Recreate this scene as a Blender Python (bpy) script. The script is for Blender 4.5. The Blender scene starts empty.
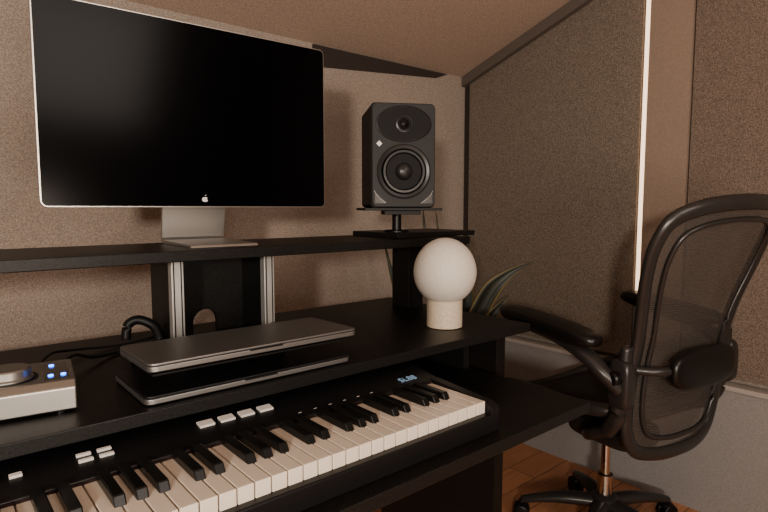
import bpy, bmesh, math, random
from mathutils import Vector, Matrix
random.seed(4)
H=1.06
F_PX=550.0
S=bpy.context.scene
try: S.view_settings.look='AgX - Medium High Contrast'
except Exception: pass
# ------------------------------------------------------------------ materials
def mat(name,col,rough=.5,metal=0,spec=.5,noise=0,nscale=200,bump=0,bscale=300,emit=None,es=0,coat=0,alpha=None,detail=2):
    m=bpy.data.materials.new(name); m.use_nodes=True
    nt=m.node_tree; b=nt.nodes['Principled BSDF']
    b.inputs['Base Color'].default_value=(*col,1)
    b.inputs['Roughness'].default_value=rough
    b.inputs['Metallic'].default_value=metal
    b.inputs['Specular IOR Level'].default_value=spec
    b.inputs['Coat Weight'].default_value=coat
    tc=nt.nodes.new('ShaderNodeTexCoord')
    if noise>0:
        n=nt.nodes.new('ShaderNodeTexNoise'); n.inputs['Scale'].default_value=nscale; n.inputs['Detail'].default_value=detail
        nt.links.new(tc.outputs['Object'],n.inputs['Vector'])
        r=nt.nodes.new('ShaderNodeValToRGB')
        r.color_ramp.elements[0].position=.3; r.color_ramp.elements[1].position=.7
        r.color_ramp.elements[0].color=(*[c*(1-noise) for c in col],1)
        r.color_ramp.elements[1].color=(*[min(1,c*(1+noise)) for c in col],1)
        nt.links.new(n.outputs['Fac'],r.inputs['Fac']); nt.links.new(r.outputs['Color'],b.inputs['Base Color'])
    if bump>0:
        n=nt.nodes.new('ShaderNodeTexNoise'); n.inputs['Scale'].default_value=bscale; n.inputs['Detail'].default_value=3
        nt.links.new(tc.outputs['Object'],n.inputs['Vector'])
        bp=nt.nodes.new('ShaderNodeBump'); bp.inputs['Strength'].default_value=bump; bp.inputs['Distance'].default_value=.002
        nt.links.new(n.outputs['Fac'],bp.inputs['Height']); nt.links.new(bp.outputs['Normal'],b.inputs['Normal'])
    if emit:
        b.inputs['Emission Color'].default_value=(*emit,1); b.inputs['Emission Strength'].default_value=es
    return m
M={}
M['wall']=mat('wall_plaster',(.375,.322,.28),.9,noise=.32,nscale=240,bump=.2,bscale=220,detail=4)
M['ceil']=mat('ceiling_plaster',(.50,.40,.33),.9,noise=.28,nscale=240,bump=.2,detail=4)
M['blind']=mat('blind_fabric',(.215,.183,.153),.95,noise=.55,nscale=270,bump=.3,bscale=300,detail=4)
M['blind2']=mat('blind_fabric_warm',(.215,.172,.142),.95,noise=.5,nscale=270,bump=.3,bscale=300,detail=4)
M['pillar']=mat('pillar_paint',(.33,.26,.21),.7,noise=.10,nscale=200)
M['darktrim_shadow']=mat('dark_trim_and_shadow',(.05,.04,.035),.8,noise=.2,nscale=250)  # dark trim; also the colour of the shadow wedge on the back wall
M['greytrim']=mat('grey_trim',(.15,.13,.115),.7,noise=.1,nscale=250)
M['low']=mat('low_wall_paint',(.31,.305,.30),.8,noise=.12,nscale=220)
M['ledge']=mat('ledge_paint',(.44,.41,.38),.6,noise=.06,nscale=220)
M['black']=mat('black_laminate',(.012,.0115,.011),.42,spec=.4,noise=.7,nscale=350,bump=.08,bscale=400)
M['blackedge']=mat('black_edge',(.010,.010,.010),.5,spec=.35)
M['plastic']=mat('black_plastic',(.010,.010,.011),.38,spec=.4,bump=.05,bscale=500)
M['gloss']=mat('black_gloss',(.01,.01,.011),.12,spec=.5)
M['screen']=mat('screen_glass',(.0018,.0018,.0024),.18,spec=.15)
M['alu']=mat('aluminium',(.62,.60,.57),.34,metal=1)
M['stand']=mat('brushed_aluminium',(.44,.43,.41),.42,metal=.95)
M['alul']=mat('aluminium_light',(.58,.57,.55),.45,metal=.6)
M['laptop']=mat('laptop_grey',(.30,.295,.29),.42,metal=.85)
M['lapdark']=mat('laptop_black',(.012,.012,.013),.42)
M['white']=mat('ivory_key',(.68,.61,.53),.28,spec=.5)
M['bkey']=mat('ebony_key',(.010,.010,.010),.28,spec=.4)
M['btn']=mat('rubber_button',(.60,.58,.56),.5)
M['blue']=mat('blue_led',(.03,.15,.8),.4,emit=(.03,.2,1),es=6)
M['globe']=mat('opal_globe',(.62,.58,.525),.6,noise=.04,nscale=160)
M['lampbase']=mat('travertine',(.56,.48,.38),.7,noise=.10,nscale=160)
M['spk']=mat('speaker_body',(.014,.0135,.0135),.5,spec=.4,bump=.1,bscale=600)
M['cone']=mat('speaker_cone',(.007,.007,.007),.6,spec=.3)
M['rubber']=mat('speaker_surround',(.005,.005,.005),.3)
M['ring']=mat('speaker_ring',(.022,.022,.022),.35)
M['logo']=mat('logo_white',(.7,.7,.7),.5)
M['leakglow']=mat('daylight_leak_glow',(.8,.7,.6),.5,emit=(1,.74,.52),es=1.5)  # emission stands in for daylight leaking past the blind, not a fixture
M['frame']=mat('chair_frame',(.032,.030,.029),.32,spec=.6)
M['pad']=mat('arm_pad',(.010,.0095,.009),.33,spec=.5)
M['chrome']=mat('chrome',(.6,.57,.52),.15,metal=1)
M['pot']=mat('pot_ceramic',(.25,.2,.17),.5,noise=.15,nscale=40)
M['soil']=mat('soil',(.03,.02,.015),.95,noise=.4,nscale=60)
M['cable']=mat('cable_rubber',(.01,.01,.01),.5)
# pellicle mesh
def pell():
    m=bpy.data.materials.new('chair_pellicle'); m.use_nodes=True; nt=m.node_tree
    b=nt.nodes['Principled BSDF']; b.inputs['Base Color'].default_value=(.085,.078,.071,1); b.inputs['Roughness'].default_value=.5
    o=nt.nodes['Material Output']; t=nt.nodes.new('ShaderNodeBsdfTransparent'); mx=nt.nodes.new('ShaderNodeMixShader')
    tc=nt.nodes.new('ShaderNodeTexCoord'); w=nt.nodes.new('ShaderNodeTexWave'); w.bands_direction='Z'; w.inputs['Scale'].default_value=60; w.inputs['Distortion'].default_value=1
    nt.links.new(tc.outputs['Object'],w.inputs['Vector'])
    mr=nt.nodes.new('ShaderNodeMapRange'); mr.inputs['To Min'].default_value=.5; mr.inputs['To Max'].default_value=.9
    nt.links.new(w.outputs['Fac'],mr.inputs['Value']); nt.links.new(mr.outputs['Result'],mx.inputs['Fac'])
    nt.links.new(t.outputs[0],mx.inputs[1]); nt.links.new(b.outputs[0],mx.inputs[2]); nt.links.new(mx.outputs[0],o.inputs['Surface'])
    return m
M['pell']=pell()
def woodfloor():
    m=bpy.data.materials.new('wood_floor'); m.use_nodes=True; nt=m.node_tree; b=nt.nodes['Principled BSDF']
    tc=nt.nodes.new('ShaderNodeTexCoord'); br=nt.nodes.new('ShaderNodeTexBrick')
    br.inputs['Scale'].default_value=1; br.inputs['Brick Width'].default_value=1.2; br.inputs['Row Height'].default_value=.12; br.inputs['Mortar Size'].default_value=.002
    br.inputs['Color1'].default_value=(.85,.42,.24,1); br.inputs['Color2'].default_value=(.70,.34,.19,1); br.inputs['Mortar'].default_value=(.25,.12,.07,1)
    nt.links.new(tc.outputs['Object'],br.inputs['Vector'])
    mp=nt.nodes.new('ShaderNodeMapping'); mp.inputs['Scale'].default_value=(3,60,1); nt.links.new(tc.outputs['Object'],mp.inputs['Vector'])
    n=nt.nodes.new('ShaderNodeTexNoise'); n.inputs['Scale'].default_value=2; n.inputs['Detail'].default_value=5; nt.links.new(mp.outputs[0],n.inputs['Vector'])
    mx=nt.nodes.new('ShaderNodeMix'); mx.data_type='RGBA'; mx.blend_type='MULTIPLY'; mx.inputs['Factor'].default_value=.6
    nt.links.new(br.outputs['Color'],mx.inputs['A']); nt.links.new(n.outputs['Fac'],mx.inputs['B'])
    nt.links.new(mx.outputs['Result'],b.inputs['Base Color']); b.inputs['Roughness'].default_value=.45
    return m
M['floor']=woodfloor()
def leafmat():
    m=bpy.data.materials.new('leaf_green'); m.use_nodes=True; nt=m.node_tree; b=nt.nodes['Principled BSDF']
    uv=nt.nodes.new('ShaderNodeUVMap'); sp=nt.nodes.new('ShaderNodeSeparateXYZ'); nt.links.new(uv.outputs[0],sp.inputs[0])
    r=nt.nodes.new('ShaderNodeValToRGB'); r.color_ramp.interpolation='LINEAR'
    e=r.color_ramp.elements; e[0].position=0; e[0].color=(.24,.19,.08,1); e[1].position=1; e[1].color=(.24,.19,.08,1)
    for p,c in ((.05,(.24,.19,.08,1)),(.10,(.022,.027,.016,1)),(.90,(.022,.027,.016,1)),(.95,(.24,.19,.08,1))):
        x=e.new(p); x.color=c
    nt.links.new(sp.outputs['X'],r.inputs['Fac']); nt.links.new(r.outputs['Color'],b.inputs['Base Color']); b.inputs['Roughness'].default_value=.45
    return m
M['leaf']=leafmat()
# ------------------------------------------------------------------ helpers
def link(o,parent=None):
    S.collection.objects.link(o)
    if parent: o.parent=parent
    return o
def empty(name,loc=(0,0,0),rz=0):
    e=bpy.data.objects.new(name,None); e.empty_display_size=.05
    e.location=loc; e.rotation_euler=(0,0,rz); S.collection.objects.link(e); return e
def mesh(name,v,f,m,parent=None,smooth=False,bevel=0,seg=2):
    me=bpy.data.meshes.new(name); me.from_pydata([tuple(p) for p in v],[],f); me.update()
    bm=bmesh.new(); bm.from_mesh(me); bmesh.ops.recalc_face_normals(bm,faces=bm.faces)
    if bevel>0:
        bmesh.ops.bevel(bm,geom=list(bm.edges),offset=bevel,segments=seg,profile=.5,affect='EDGES',clamp_overlap=True)
    bm.to_mesh(me); bm.free()
    me.materials.append(M[m] if isinstance(m,str) else m)
    if smooth:
        for p in me.polygons: p.use_smooth=True
    return link(bpy.data.objects.new(name,me),parent)
BF=[(0,3,2,1),(4,5,6,7),(0,1,5,4),(1,2,6,5),(2,3,7,6),(3,0,4,7)]
def box(name,x0,x1,y0,y1,z0,z1,m,parent=None,bevel=0,seg=2):
    v=[(x0,y0,z0),(x1,y0,z0),(x1,y1,z0),(x0,y1,z0),(x0,y0,z1),(x1,y0,z1),(x1,y1,z1),(x0,y1,z1)]
    return mesh(name,v,BF,m,parent,False,bevel,seg)
def prismX(name,poly,x0,x1,m,parent=None,bevel=0):   # poly in (y,z)
    n=len(poly); v=[(x0,a,b) for a,b in poly]+[(x1,a,b) for a,b in poly]
    f=[tuple(range(n)),tuple(range(n,2*n))]+[(i,(i+1)%n,n+(i+1)%n,n+i) for i in range(n)]
    return mesh(name,v,f,m,parent,False,bevel)
def prismY(name,poly,y0,y1,m,parent=None,bevel=0,smooth=False):   # poly in (x,z)
    n=len(poly); v=[(a,y0,b) for a,b in poly]+[(a,y1,b) for a,b in poly]
    f=[tuple(range(n)),tuple(range(n,2*n))]+[(i,(i+1)%n,n+(i+1)%n,n+i) for i in range(n)]
    return mesh(name,v,f,m,parent,smooth,bevel)
def prismZ(name,poly,z0,z1,m,parent=None,bevel=0):
    n=len(poly); v=[(a,b,z0) for a,b in poly]+[(a,b,z1) for a,b in poly]
    f=[tuple(range(n)),tuple(range(n,2*n))]+[(i,(i+1)%n,n+(i+1)%n,n+i) for i in range(n)]
    return mesh(name,v,f,m,parent,False,bevel)
def rrect(x0,x1,z0,z1,r,n=6):
    p=[]
    for cx,cz,a in ((x1-r,z1-r,0),(x0+r,z1-r,90),(x0+r,z0+r,180),(x1-r,z0+r,270)):
        for i in range(n+1):
            t=math.radians(a+90*i/n); p.append((cx+r*math.cos(t),cz+r*math.sin(t)))
    return p
def lathe(name,prof,m,parent=None,loc=(0,0,0),axis='Z',n=48,sx=1,sz=1,smooth=True):
    v=[];f=[]
    for r,h in prof:
        for i in range(n):
            a=2*math.pi*i/n; c,s=r*math.cos(a),r*math.sin(a)
            if axis=='Z': v.append((loc[0]+c,loc[1]+s,loc[2]+h))
            elif axis=='Y': v.append((loc[0]+c*sx,loc[1]+h,loc[2]+s*sz))
            else: v.append((loc[0]+h,loc[1]+c,loc[2]+s))
    for j in range(len(prof)-1):
        for i in range(n):
            k=(i+1)%n; f.append((j*n+i,j*n+k,(j+1)*n+k,(j+1)*n+i))
    if prof[0][0]>1e-3: f.append(tuple(range(n)))
    if prof[-1][0]>1e-3: f.append(tuple(range((len(prof)-1)*n,len(prof)*n)))
    o=mesh(name,v,f,m,parent,False)
    if smooth:
        o.data.shade_smooth() if hasattr(o.data,'shade_smooth') else None
        o.data.set_sharp_from_angle(angle=math.radians(40))
    return o
def catmull(P,n=8,closed=False):
    P=[Vector(p) for p in P]; out=[]; N=len(P)
    rng=range(N if closed else N-1)
    for i in rng:
        if closed: a,b,c,d=P[(i-1)%N],P[i],P[(i+1)%N],P[(i+2)%N]
        else: a,b,c,d=P[max(i-1,0)],P[i],P[i+1],P[min(i+2,N-1)]
        for k in range(n):
            t=k/n
            out.append(.5*((2*b)+(c-a)*t+(2*a-5*b+4*c-d)*t*t+(3*b-a-3*c+d)*t**3))
    if not closed: out.append(P[-1])
    return out
def tube(name,pts,rad,m,parent=None,closed=False,sub=8,seg=12,ref=(0,0,1),flat=1.0):
    C=catmull(pts,sub,closed) if sub>1 else [Vector(p) for p in pts]
    N=len(C); K=len(pts)
    def R(i):
        if not isinstance(rad,(list,tuple)): return rad
        t=i/max(1,(N if closed else N-1))*(K if closed else K-1); a=int(t); fr=t-a
        return rad[a%K]*(1-fr)+rad[(a+1)%K if closed else min(a+1,K-1)]*fr
    v=[];f=[]; ref=Vector(ref)
    for i in range(N):
        T=(C[(i+1)%N]-C[i-1]) if (closed or 0<i<N-1) else (C[1]-C[0] if i==0 else C[-1]-C[-2])
        T.normalize()
        rr=ref if abs(T.dot(ref))<.97 else Vector((1,0,0)) if abs(T.x)<.9 else Vector((0,1,0))
        U=rr-T*T.dot(rr); U.normalize(); W=T.cross(U); r=R(i)
        for k in range(seg):
            a=2*math.pi*k/seg; v.append(C[i]+U*math.cos(a)*r*flat+W*math.sin(a)*r)
    for i in range(N if closed else N-1):
        j=(i+1)%N
        for k in range(seg):
            l=(k+1)%seg; f.append((i*seg+k,i*seg+l,j*seg+l,j*seg+k))
    if not closed: f.append(tuple(range(seg))); f.append(tuple(range((N-1)*seg,N*seg)))
    return mesh(name,v,f,m,parent,True)
def ellip(name,c,r,m,parent=None,p=2.0,nu=32,nv=18,rot=None):
    v=[];f=[]
    sg=lambda x,e: math.copysign(abs(x)**e,x)
    e=2/p
    for j in range(nv+1):
        t=-math.pi/2+math.pi*j/nv
        for i in range(nu):
            a=2*math.pi*i/nu
            q=Vector((r[0]*sg(math.cos(t),e)*sg(math.cos(a),e),r[1]*sg(math.cos(t),e)*sg(math.sin(a),e),r[2]*sg(math.sin(t),e)))
            if rot: q=rot@q
            v.append(q+Vector(c))
    for j in range(nv):
        for i in range(nu):
            k=(i+1)%nu; f.append((j*nu+i,j*nu+k,(j+1)*nu+k,(j+1)*nu+i))
    o=mesh(name,v,f,m,parent,False)
    bm=bmesh.new(); bm.from_mesh(o.data); bmesh.ops.remove_doubles(bm,verts=bm.verts,dist=1e-6); bmesh.ops.recalc_face_normals(bm,faces=bm.faces); bm.to_mesh(o.data); bm.free()
    for q in o.data.polygons: q.use_smooth=True
    return o
# ------------------------------------------------------------------ room
XL,XR,YB,YF=-1.6,2.09,1.82,-2.2
ZK,SL=1.685,.345
zc=lambda y: min(2.4,ZK+(YB-y)*SL)
YT=YB-(2.4-ZK)/SL
box('floor',XL-.1,XR+.1,YF-.1,YB+.1,-.05,0,'floor')
box('wall_back',XL-.1,XR+.1,YB,YB+.1,0,ZK+.05,'wall')
prof=[(YF,0),(YB,0),(YB,ZK),(YT,2.4),(YF,2.4)]
prismX('wall_right',prof,XR,XR+.1,'wall')
prismX('wall_left',prof,XL-.1,XL,'wall')
box('wall_front',XL-.1,XR+.1,YF-.1,YF,0,2.45,'wall')
prismX('ceiling',[(YF-.1,2.4),(YT,2.4),(YB+.1,ZK-.1*SL),(YB+.1,ZK+.1),(YT,2.5),(YF-.1,2.5)],XL-.1,XR+.1,'ceil')
prismX('wall_low',[(YF,0),(YB,0),(YB,.455),(YF,.455)],2.035,XR,'low')
prismX('trim_1',[(YF,.455),(YB,.455),(YB,.47),(YF,.47)],2.028,XR,'ledge')
def blindobj(name,y0,y1,z0,m):
    em=empty(name,(0,0,0))
    prismX('fabric',[(y0,z0),(y1,z0),(y1,zc(y1)-.006),(y0,zc(y0)-.006)],2.064,2.072,m,em)
    prismX('bottom_bar',[(y0,z0-.012),(y1,z0-.012),(y1,z0+.012),(y0,z0+.012)],2.06,2.078,m,em,.002)
blindobj('roller_blind',.965,1.79,.50,'blind')
blindobj('roller_blind.001',-.75,.785,.50,'blind2')
prismX('trim_2',[(.79,.47),(.935,.47),(.935,zc(.935)-.002),(.79,zc(.79)-.002)],2.052,XR,'pillar')
prismX('daylight_leak',[(.94,.75),(.951,.75),(.951,zc(.951)-.004),(.94,zc(.94)-.004)],2.052,2.075,'leakglow')  # glowing sliver imitating daylight in the gap between blind and pillar
prismX('trim_6',[(1.793,.47),(1.815,.47),(1.815,ZK-.002),(1.793,ZK-.002)],2.06,2.085,'darktrim_shadow')
prismX('trim_4',[(1.815,ZK-.045),(1.815,ZK),(YT,2.398),(YT,2.353)],2.035,2.06,'greytrim')
prismY('shadow_wedge',[(1.19,ZK-.004),(1.93,ZK-.004),(1.86,ZK-.030),(1.2,ZK-.085),(1.19,ZK-.087)],YB-.008,YB,'darktrim_shadow')  # thin dark board shaped as the shadow under the ceiling line
# ------------------------------------------------------------------ desk
DX0,DX1=-.62,1.165
DZ=H-.29; DY0,DY1=.80,1.34
d=empty('studio_desk',(0,0,0))
box('desktop',DX0,DX1,DY0,DY1,DZ-.02,DZ,'black',d,.0015)
TZ=.665
box('keyboard_tray',DX0+.12,1.03,.56,1.15,TZ-.022,TZ,'black',d,.0015)
for x in (DX0+.12,1.005):
    box('tray_rail',x,x+.02,.88,1.14,TZ,DZ-.02,'blackedge',d)
for x in (DX0+.05,1.095):
    box('leg_panel',x,x+.035,.85,1.30,0.0,DZ-.02,'black',d,.001)
    box('leg_foot',x-.005,x+.04,.70,1.36,0,.04,'black',d,.002)
box('rear_beam',DX0+.08,1.10,1.24,1.26,.35,.60,'black',d)
SZ=H-.082
box('riser_shelf',DX0,1.215,1.045,1.33,SZ-.021,SZ,'black',d,.0015)
def riser(x0,x1,hole=True):
    for x in (x0,x1-.02):
        box('riser_side',x,x+.02,1.15,1.27,DZ,SZ-.021,'black',d)
        box('riser_post',x-.003,x+.022,1.130,1.15,DZ,SZ-.021,'alul',d,.0008)
        for gx in (.0005,.0155):
            box('riser_groove',x+gx,x+gx+.0022,1.1290,1.1305,DZ,SZ-.021,'blackedge',d)
    xm=(x0+x1)/2; w=.03; zb=DZ; zt=SZ-.021
    prismY('riser_back',[(x0+.02,zb),(xm-w,zb),(xm-w,zt),(x0+.02,zt)],1.25,1.265,'black',d)
    prismY('riser_back',[(xm+w,zb),(x1-.02,zb),(x1-.02,zt),(xm+w,zt)],1.25,1.265,'black',d)
    top=[(xm-w*math.cos(math.pi*i/12),zb+.022+w*math.sin(math.pi*i/12)) for i in range(13)]
    for i in range(12):
        prismY('riser_back',[top[i],top[i+1],(top[i+1][0],zt),(top[i][0],zt)],1.25,1.265,'black',d)
riser(.395,.625)
riser(-.45,-.22)
box('riser_block',1.07,1.13,1.15,1.22,DZ,SZ-.021,'black',d,.002)
box('speaker_board',.985,1.30,1.10,1.30,SZ,SZ+.014,'black',d,.001)
# ------------------------------------------------------------------ monitor
MX0,MX1,MY=.184,.824,1.22; MZ0=H+.001; MZ1=H+.403
mo=empty('desktop_monitor',((MX0+MX1)/2,MY,SZ),math.radians(-2.2))
cx=0; w=(MX1-MX0)/2; z0=MZ0-SZ; z1=MZ1-SZ
prismY('rim',rrect(-w,w,z0,z1,.013),0,.012,'alu',mo,.0008)
prismY('glass',rrect(-w+.0028,w-.0028,z0+.0028,z1-.0028,.010),-.0012,.001,'screen',mo)
v=[];f=[];rings=[(1,.012),(.97,.022),(.85,.034),(.6,.046),(.3,.052)]
base=rrect(-w,w,z0,z1,.014); n=len(base); zm=(z0+z1)/2
for s,y in rings:
    for a,b_ in base: v.append((a*s,y,zm+(b_-zm)*s))
for j in range(len(rings)-1):
    for i in range(n): k=(i+1)%n; f.append((j*n+i,j*n+k,(j+1)*n+k,(j+1)*n+i))
f.append(tuple(range((len(rings)-1)*n,len(rings)*n)))
mesh('back_shell',v,f,'alu',mo,True)
ap=[]
for i in range(40):
    t=2*math.pi*i/40; r=.0075*(1+.10*math.cos(2*t)-.14*max(0,math.sin(t))**6-.08*max(0,-math.sin(t))**8)
    x=r*math.cos(t); z=r*1.05*math.sin(t)
    if (x-.0085)**2+(z-.001)**2<.0035**2: x=.0085-math.sqrt(max(0,.0035**2-(z-.001)**2))
    ap.append((x*.85,z*.85+z0+.018))
prismY('mark',ap,-.002,-.001,'logo',mo)
prismY('mark_leaf',[(0,z0+.0255),(.001,z0+.028),(.003,z0+.0293),(.0026,z0+.0272)],-.002,-.001,'logo',mo)
sw=.074
prof=[(-.115,0),(.075,0),(.085,.004),(.09,.014),(.062,.16),(.045,.20),(.036,.20),(.050,.16),(.078,.014),(.072,.0085),(-.112,.005)]
prismX('stand',[(a,b_) for a,b_ in prof],-sw,sw,'stand',mo,.0006)
# ------------------------------------------------------------------ speaker
sp=empty('studio_monitor_speaker',(1.045,1.172,H),math.radians(-31))
sw,sh,sd=.087,.276,.10
prismY('cabinet',rrect(-sw,sw,.0,sh,.012),-sd+.012,sd,'spk',sp,.002)
prismY('baffle',rrect(-sw+.002,sw-.002,.002,sh-.002,.014),-sd,-sd+.014,'spk',sp,.003)
yf=-sd
lathe('woofer_ring',[(.072,.001),(.072,-.004),(.068,-.006),(.061,-.004),(.061,.001)],'ring',sp,(0,yf,.096),'Y')
lathe('woofer_surround',[(.060,-.001),(.056,-.006),(.050,-.006),(.046,-.001)],'rubber',sp,(0,yf,.096),'Y')
lathe('woofer_cone',[(.047,-.001),(.040,.0),(.022,-.0005),(.0219,-.0006)],'cone',sp,(0,yf-.001,.096),'Y')
lathe('woofer_dome',[(.0235,-.001),(.020,-.007),(.012,-.011),(.0001,-.0125)],'ring',sp,(0,yf-.001,.096),'Y')
lathe('tweeter_rim',[(.0745,.001),(.0745,-.0022),(.071,-.0034),(.0705,-.001)],'ring',sp,(0,yf,.220),'Y',sx=1,sz=.64)
lathe('tweeter_guide',[(.071,-.003),(.060,-.0025),(.030,-.0012),(.018,-.001)],'cone',sp,(0,yf,.220),'Y',sx=1,sz=.62)
lathe('tweeter_ring',[(.024,-.001),(.022,-.004),(.018,-.005),(.016,-.001)],'ring',sp,(0,yf,.220),'Y')
lathe('tweeter_dome',[(.016,-.001),(.011,-.005),(.0001,-.008)],'rubber',sp,(0,yf,.220),'Y')
for sx in (-1,1):
    prismY('bass_port',[(sx*.078,.012),(sx*.045,.012),(sx*.055,.022),(sx*.078,.042)],yf-.0012,yf,'rubber',sp)
    tube('port_edge',[(sx*.080,yf-.001,.046),(sx*.066,yf-.001,.026),(sx*.046,yf-.001,.012)],.0009,'stand',sp)
prismY('brand_diamond',[(-.066,.160),(-.058,.168),(-.066,.176),(-.074,.168)],yf-.0012,yf,'logo',sp)
st=empty('speaker_stand',(1.045,1.172,SZ+.014),math.radians(-31))
hh=H-SZ-.014
box('top_plate',-.105,.105,-.105,.09,hh-.007,hh,'blackedge',st,.001)
box('top_lip',-.05,.05,-.09,-.03,hh-.018,hh-.007,'blackedge',st,.001)
lathe('pole',[(.013,.004),(.013,hh-.007)],'plastic',st)
lathe('base_disc',[(.035,0),(.035,.004),(.032,.006),(.013,.006)],'plastic',st)
# ------------------------------------------------------------------ globe table lamp
la=empty('table_lamp',(.976,.918,DZ))
lathe('base',[(.040,0),(.0435,.002),(.0435,.066),(.040,.069),(.02,.069)],'lampbase',la)
R=.0765; zc0=.069+R*.88
pr=[]
for i in range(28):
    a=math.asin(-.87)+ (math.pi/2-math.asin(-.87))*i/27
    pr.append((max(R*math.cos(a)*(1-.02*math.sin(a)),.0001),zc0+R*1.07*math.sin(a)))
lathe('globe',pr,'globe',la,n=64)
# ------------------------------------------------------------------ two closed laptops, one on a low stand
def laptop(name,x0,x1,y0,dep,z,tilt=0,body='laptop',lid='laptop'):
    lp=empty(name,(x0,y0,z)); lp.rotation_euler=(-tilt,0,0); W=x1-x0
    prismZ('base',rrect(0,W,0,dep,.012),.002,.0105,body,lp,.0015)
    prismZ('seam',rrect(.002,W-.002,.002,dep-.002,.010),.0105,.0113,'blackedge',lp)
    prismZ('lid',rrect(0,W,0,dep,.012),.0113,.0150,lid,lp,.0012)
    prismZ('thumb_notch',rrect(W/2-.03,W/2+.03,-.0006,.003,.001),.0085,.0112,'blackedge',lp)
    for x in (.025,W-.025):
        for y in (.02,dep-.02): lathe('foot',[(.007,0),(.007,.003)],'rubber',lp,(x,y,0),n=20)
    return lp,W
l1,W=laptop('laptop',.240,.612,.815,.17,DZ,0,'laptop','lapdark')
l2,W=laptop('laptop.001',.240,.612,.795,.155,DZ+.0535,math.radians(1.0))
ls=empty('laptop_stand',(.240,.80,DZ))
for x in (.04,.318):
    prismX('stand_leg',[(.190,.0),(.225,.0),(.225,.049),(.02,.0535),(.02,.047),(.190,.041)],x,x+.014,'blackedge',ls)
box('stand_crossbar',.04,.332,.212,.225,.01,.046,'blackedge',ls)
box('stand_plate',.01,.36,.012,.19,.0455,.0485,'blackedge',ls)
# ------------------------------------------------------------------ audio interface
ai=empty('audio_interface',(.092,.945,DZ),math.radians(-8))
prismX('body',[(-.066,.004),(.066,.004),(.066,.046),(-.054,.045),(-.066,.036)],-.08,.08,'stand',ai,.002)
for x in (-.06,.06):
    for y in (-.055,.055): lathe('foot',[(.009,0),(.009,.006)],'rubber',ai,(x,y,0))
lathe('knob_skirt',[(.037,.043),(.037,.0465),(.030,.0465)],'blackedge',ai,(-.002,-.012,0))
lathe('volume_knob',[(.032,.044),(.032,.048),(.0285,.050),(.0285,.060),(.0265,.062),(.0001,.062)],'stand',ai,(-.002,-.012,0))
o=box('display',.042,.072,-.045,.045,.0448,.0462,'gloss',ai)
for i,(x,y) in enumerate(((.052,.030),(.050,-.028),(.066,-.028))):
    lathe('led',[(.0035,.0460),(.0035,.0482),(.0001,.0484)],'blue',ai,(x,y,0),n=12)
box('front_jack',-.06,-.045,-.0675,-.065,.014,.026,'rubber',ai)
tube('audio_cable',[(.150,1.01,DZ+.02),(.20,1.09,DZ+.028),(.24,1.12,DZ+.012),(.29,1.16,DZ+.004),(.36,1.19,DZ+.004)],.003,'cable')
tube('usb_cable',[(.13,1.01,DZ+.03),(.17,1.12,DZ+.03),(.22,1.19,DZ+.015),(.30,1.22,DZ+.004),(.385,1.24,DZ+.005)],.0025,'cable')
tube('display_cable',[(.33,1.24,DZ+.01),(.335,1.24,DZ+.04),(.355,1.23,DZ+.050),(.38,1.21,DZ+.035),(.385,1.19,DZ+.008)],.010,'cable')
# ------------------------------------------------------------------ keyboard synth
kb=empty('digital_piano_keyboard',(0,0,TZ))
KX1=.772; NW=36; P=.0235; KR=.750; KL=KR-NW*P; KX0=KL-.13
kz=.055; KF=.604
box('body',KX0,KX1,.590,.86,.0,.034,'plastic',kb,.003)
prismX('rear_panel',[(.738,.034),(.86,.034),(.86,.0755),(.80,.070),(.738,.060)],KX0,KX1,'plastic',kb,.002)
for a,b_ in ((KR+.001,KX1),(KX0,KL-.001)):
    prismX('end_block',[(.590,.03),(.745,.03),(.745,.062),(.61,.052),(.590,.046)],a,b_,'plastic',kb,.002)
bmw=bmesh.new()
def addbox(bm,x0,x1,y0,y1,z0,z1,bev,ztf=None,yt=0):
    vv=[bm.verts.new(p) for p in [(x0,y0,z0),(x1,y0,z0),(x1,y1,z0),(x0,y1,z0),(x0,y0+yt,z1),(x1,y0+yt,z1),(x1,y1,z1),(x0,y1,z1)]]
    ff=[bm.faces.new([vv[i] for i in q]) for q in BF]
    es=set(e for q in ff for e in q.edges)
    bmesh.ops.bevel(bm,geom=list(es),offset=bev,segments=2,profile=.5,affect='EDGES',clamp_overlap=True)
bmb=bmesh.new()
names=['C','B','A','G','F','E','D']
for i in range(NW):
    x1=KR-i*P; addbox(bmw,x1-P+.0008,x1-.0008,KF,.737,.032,kz,.0014)
    nm=names[i%7]
    if nm in ('B','A','G','E','D') and i<NW-1:
        xb=x1-P
        off={'B':.0015,'A':0,'G':-.0015,'E':.0012,'D':-.0012}[nm]
        addbox(bmb,xb-.0068+off,xb+.0068+off,.650,.737,kz-.005,kz+.0115,.0018,yt=.010)
for bm,nm,m_ in ((bmw,'white_keys','white'),(bmb,'black_keys','bkey')):
    bmesh.ops.recalc_face_normals(bm,faces=bm.faces)
    me=bpy.data.meshes.new(nm); bm.to_mesh(me); bm.free(); me.materials.append(M[m_]); link(bpy.data.objects.new(nm,me),kb)
box('felt_strip',KL,KR,.7355,.7385,.05,.0585,mat('felt_dark',(.02,.008,.008),.9),kb)
pz=lambda y:.060+(y-.738)/.062*.010
def button(x,y,w_,h_):
    z=pz(y); o=box('button',-w_/2,w_/2,-h_/2,h_/2,0,.004,'btn',kb,.001); o.location=(x,y,z-.0005); o.rotation_euler=(math.atan(.010/.062),0,0)
for i in range(4): button(.318+i*.033,.790,.024,.016)
for i in range(2):
    for j in range(2): button(.152+i*.025,.778+j*.014,.018,.006)
for i in range(10): button(-.14+i*.024,.785,.014,.008)
for i in range(6):
    o=box('panel_mark',-.003,.003,-.0005,.0005,0,.0005,'btn',kb); o.location=(.46+i*.03,.752,pz(.752)+.0002); o.rotation_euler=(.16,0,0)
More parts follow.
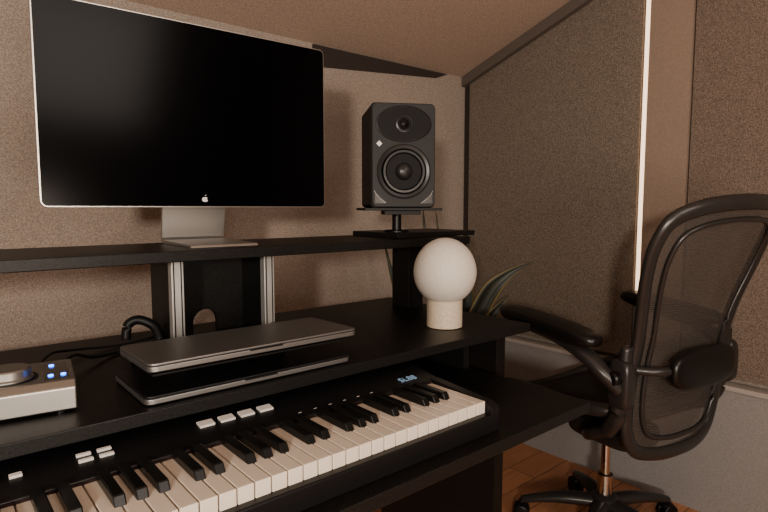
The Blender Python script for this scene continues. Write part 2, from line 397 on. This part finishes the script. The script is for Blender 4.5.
def text(s,size,loc,rot,m,parent):
    c=bpy.data.curves.new('badge','FONT'); c.body=s; c.size=size; c.extrude=.0004; c.align_x='CENTER'
    o=bpy.data.objects.new('badge_tmp',c); S.collection.objects.link(o); bpy.context.view_layer.update()
    me=bpy.data.meshes.new_from_object(o.evaluated_get(bpy.context.evaluated_depsgraph_get())); bpy.data.objects.remove(o)
    me.materials.clear(); me.materials.append(M[m] if isinstance(m,str) else m)
    q=link(bpy.data.objects.new('badge',me),parent); q.location=loc; q.rotation_euler=rot; return q
text('SL88',.022,(.71,.757,pz(.757)+.0008),(.16,0,0),mat('badge_blue',(.30,.5,.75),.4),kb)
# ------------------------------------------------------------------ snake plant
pl=empty('potted_snake_plant',(1.60,1.45,0))
lathe('pot',[(.085,0),(.10,.01),(.125,.24),(.13,.25),(.118,.25),(.11,.215),(.0001,.215)],'pot',pl)
lathe('soil',[(.112,.205),(.112,.222),(.0001,.226)],'soil',pl)
def leaf(pts,w0,i):
    C=catmull(pts,8); N=len(C); v=[];f=[];uv=[]
    for k,c in enumerate(C):
        t=k/(N-1); T=(C[min(k+1,N-1)]-C[max(k-1,0)]).normalized()
        side=T.cross(Vector((-.65,-.76,0.15)))
        if side.length<.05: side=Vector((1,0,0))
        side.normalize(); nrm=side.cross(T)
        w_=w0*(.55+.45*math.sin(math.pi*min(t*1.2,1)))*(1 if t<.55 else max(.02,1-((t-.55)/.45)**1.8))
        for u in (-1,-.5,0,.5,1):
            v.append(c+side*u*w_+nrm*abs(u)*w_*.35); uv.append(((u+1)/2,t))
    for k in range(N-1):
        for j in range(4): f.append((k*5+j,k*5+j+1,(k+1)*5+j+1,(k+1)*5+j))
    me=bpy.data.meshes.new('leaf'); me.from_pydata([tuple(p) for p in v],[],f); me.materials.append(M['leaf'])
    ul=me.uv_layers.new(name='UVMap')
    for lo in me.loops: ul.data[lo.index].uv=uv[lo.vertex_index]
    for p in me.polygons: p.use_smooth=True
    o=link(bpy.data.objects.new('leaf_%d'%i,me),pl); md=o.modifiers.new('s','SOLIDIFY'); md.thickness=.002
LV=[([(0.0,0,.21),(.03,-.03,.50),(.08,-.09,.71),(.13,-.15,.80),(.205,-.22,.855)],.036),
    ([(.03,0,.21),(.055,0,.50),(.075,0,.75),(.088,.01,.98)],.028),
    ([(-.03,.02,.21),(-.05,.03,.55),(-.09,.06,.85),(-.10,.08,1.06)],.022),
    ([(-.02,-.03,.21),(-.05,-.04,.5),(-.10,-.03,.8),(-.13,-.02,1.05)],.020),
    ([(.04,.03,.21),(.08,.04,.5),(.13,.05,.70),(.19,.05,.79)],.034),
    ([(-.05,.02,.21),(-.12,.06,.5),(-.20,.12,.75),(-.24,.15,.94)],.020),
    ([(.02,-.03,.21),(.05,-.06,.45),(.09,-.10,.62),(.15,-.15,.72)],.036)]
for i,(p_,w_) in enumerate(LV): leaf(p_,w_,i+1)
# ------------------------------------------------------------------ office chair
ch=empty('office_chair',(1.663,.844,0),math.radians(-10.4))
a0=math.radians(49.6+10.4); RB=.262
for i in range(5):
    a=a0+i*2*math.pi/5; c,s=math.cos(a),math.sin(a)
    tube('base_arm_%d'%(i+1),[(c*.02,s*.02,.105),(c*.12,s*.12,.10),(c*.20,s*.20,.085),(c*RB,s*RB,.068)],[.030,.026,.020,.015],'frame',ch,flat=.75)
    t=Vector((-s,c,0)); o_=Vector((c*RB,s*RB,0))
    tube('caster_stem',[o_+Vector((0,0,.07)),o_+Vector((0,0,.04))],.008,'plastic',ch,sub=1)
    for sgn in (-1,1):
        q=o_+t*sgn*.014
        vv=[];ff=[];n=20
        for hsgn,rr in ((-.009,.022),(-.007,.0275),(.007,.0275),(.009,.022)):
            for k in range(n):
                al=2*math.pi*k/n; vv.append(q+t*hsgn+Vector((c*rr*math.cos(al),s*rr*math.cos(al),.0275+rr*math.sin(al))))
        for j in range(3):
            for k in range(n): l=(k+1)%n; ff.append((j*n+k,j*n+l,(j+1)*n+l,(j+1)*n+k))
        ff+= [tuple(range(n)),tuple(range(3*n,4*n))]
        mesh('caster_wheel',vv,ff,'plastic',ch,True)
    ellip('caster_hood',o_+Vector((0,0,.045)),(.024,.024,.014),'plastic',ch,nu=16,nv=8)
lathe('hub',[(.030,.07),(.042,.08),(.042,.125),(.030,.135)],'frame',ch)
lathe('gas_sleeve',[(.024,.13),(.024,.20),(.0145,.203)],'chrome',ch)
lathe('gas_piston',[(.0145,.19),(.0145,.34)],'chrome',ch)
ellip('tilt_housing',(0,-.02,.365),(.09,.13,.04),'frame',ch,p=4)
for sg,nm in ((-1,'l'),(1,'r')):
    tube('swing_arm_'+nm,[(sg*.08,.0,.36),(sg*.15,-.05,.385),(sg*.205,-.11,.42),(sg*.222,-.17,.45)],[.022,.02,.018,.016],'frame',ch)
def seatz(x,y): return .475+.020*(abs(x)/.25)**2 - .05*max(0,(y-.14)/.13)**2 + .015*max(0,(-y-.05)/.15)
so=[(-.205,-.16),(-.235,-.05),(-.25,.08),(-.24,.20),(-.18,.265),(0,.28),(.18,.265),(.24,.20),(.25,.08),(.235,-.05),(.205,-.16),(.12,-.195),(0,-.20),(-.12,-.195)]
tube('seat_frame',[(x,y,seatz(x,y)) for x,y in so],.021,'frame',ch,closed=True,sub=6)
C2=catmull([(x,y,0) for x,y in so],6,True); n=len(C2); v=[];f=[]
v.append((0,.04,seatz(0,.04)-.02))
for r in range(1,9):
    for p_ in C2:
        x=p_.x*r/8; y=.04+(p_.y-.04)*r/8; v.append((x,y,seatz(x,y)-.02*(1-(r/8)**2)))
for i in range(n): f.append((0,1+i,1+(i+1)%n))
for r in range(7):
    for i in range(n):
        j=(i+1)%n; f.append((1+r*n+i,1+r*n+j,1+(r+1)*n+j,1+(r+1)*n+i))
mseat=mat('seat_mesh',(.025,.024,.023),.7,noise=.3,nscale=300)
mesh('seat_mesh',v,f,mseat,ch,True)
tube('seat_underframe',[(-.20,.10,.455),(-.10,.06,.39),(0,.05,.38),(.10,.06,.39),(.20,.10,.455)],.017,'frame',ch)
# back
def by(z):
    T=[(.36,-.235),(.50,-.255),(.60,-.262),(.68,-.268),(.80,-.300),(.92,-.345),(1.0,-.375),(1.09,-.41)]
    if z<=T[0][0]: return T[0][1]
    for (a,b1),(c,d1) in zip(T,T[1:]):
        if z<=c: return b1+(d1-b1)*(z-a)/(c-a)
    return T[-1][1]
def bp(x,z): return (x,by(z)+.055*(x/.25)**2,z)
half=[(0,.378),(.09,.380),(.165,.400),(.200,.46),(.208,.55),(.203,.64),(.202,.71),(.218,.80),(.241,.89),(.250,.965),(.235,1.028),(.18,1.058),(.10,1.072),(0,1.076)]
outl=half+[(-x,z) for x,z in half[-2:0:-1]]
tube('back_frame',[bp(x,z) for x,z in outl],.020,'frame',ch,closed=True,sub=6,ref=(0,1,0),flat=.7)
C2=catmull([(x,z,0) for x,z in outl],6,True); n=len(C2); v=[];f=[]
cz=.74
v.append(bp(0,cz))
for r in range(1,11):
    for p_ in C2:
        x=p_.x*r/10; z=cz+(p_.y-cz)*r/10; v.append(bp(x,z))
for i in range(n): f.append((0,1+i,1+(i+1)%n))
for r in range(9):
    for i in range(n):
        j=(i+1)%n; f.append((1+r*n+i,1+r*n+j,1+(r+1)*n+j,1+(r+1)*n+i))
mesh('back_mesh',v,f,'pell',ch,True)
inn=[(x*.82,.74+(z-.74)*.87) for x,z in outl]
tube('inner_rim',[(bp(x,z)[0],bp(x,z)[1]-.004,z) for x,z in inn],.007,'frame',ch,closed=True,sub=6)
ellip('lumbar_pad',(0,-.300,.632),(.145,.022,.056),'pad',ch,p=3)
tube('lumbar_strap',[(-.205,-.235,.635),(-.15,-.285,.635),(0,-.302,.635),(.15,-.285,.635),(.205,-.235,.635)],.012,'frame',ch)
for sg,nm in ((-1,'l'),(1,'r')):
    tube('back_upright_'+nm,[(sg*.222,-.17,.45),(sg*.232,-.205,.50),(sg*.235,-.222,.58),(sg*.232,-.230,.70)],[.018,.020,.020,.014],'frame',ch,flat=1.2)
    ellip('arm_clamp_'+nm,(sg*.243,-.225,.600),(.022,.032,.065),'frame',ch,p=4)
    lathe('clamp_knob_'+nm,[(.018,0),(.018,sg*.022),(.014,sg*.026),(.0008,sg*.026)],'plastic',ch,(sg*.260,-.225,.62),'X',n=24)
    tube('arm_yoke_'+nm,[(sg*.252,-.225,.585),(sg*.280,-.195,.63),(sg*.290,-.14,.670),(sg*.290,-.05,.694),(sg*.290,.05,.703)],[.024,.026,.026,.020,.014],'frame',ch,flat=.8)
    rot=Matrix.Rotation(math.radians(5),3,'X')
    ellip('arm_pad_'+nm,(sg*.290,-.008,.724),(.048,.182,.026),'pad',ch,p=3,nu=40,nv=20,rot=rot)
# ------------------------------------------------------------------ camera
cam=bpy.data.cameras.new('camera'); co=bpy.data.objects.new('camera',cam); S.collection.objects.link(co)
co.location=(0,0,H); cam.sensor_width=36; cam.lens=F_PX/768*36; cam.clip_start=.02
co.rotation_euler=(math.radians(85),0,math.radians(-40.4)); S.camera=co
# ------------------------------------------------------------------ lights
def area(name,loc,target,size,power,col):
    l=bpy.data.lights.new(name,'AREA'); l.size=size; l.energy=power; l.color=col
    o=bpy.data.objects.new(name,l); S.collection.objects.link(o); o.location=loc
    o.rotation_euler=(Vector(target)-Vector(loc)).to_track_quat('-Z','Y').to_euler(); return o
area('key_lamp',(-1.1,-.9,1.25),(.6,1.7,1.0),.14,38,(1,.90,.79))
area('soft_fill',(.6,-1.5,2.1),(1.2,1.2,.6),1.0,18,(1,.88,.78))  # added soft fill for the whole room, no visible source
area('ceiling_fill',(.2,-.9,.9),(1.1,1.0,2.0),.6,15,(1,.85,.73))  # added fill aimed upward to brighten the ceiling, no visible source
W_=bpy.data.worlds.new('world'); S.world=W_; W_.use_nodes=True
W_.node_tree.nodes['Background'].inputs[0].default_value=(1,.9,.8,1); W_.node_tree.nodes['Background'].inputs[1].default_value=.05
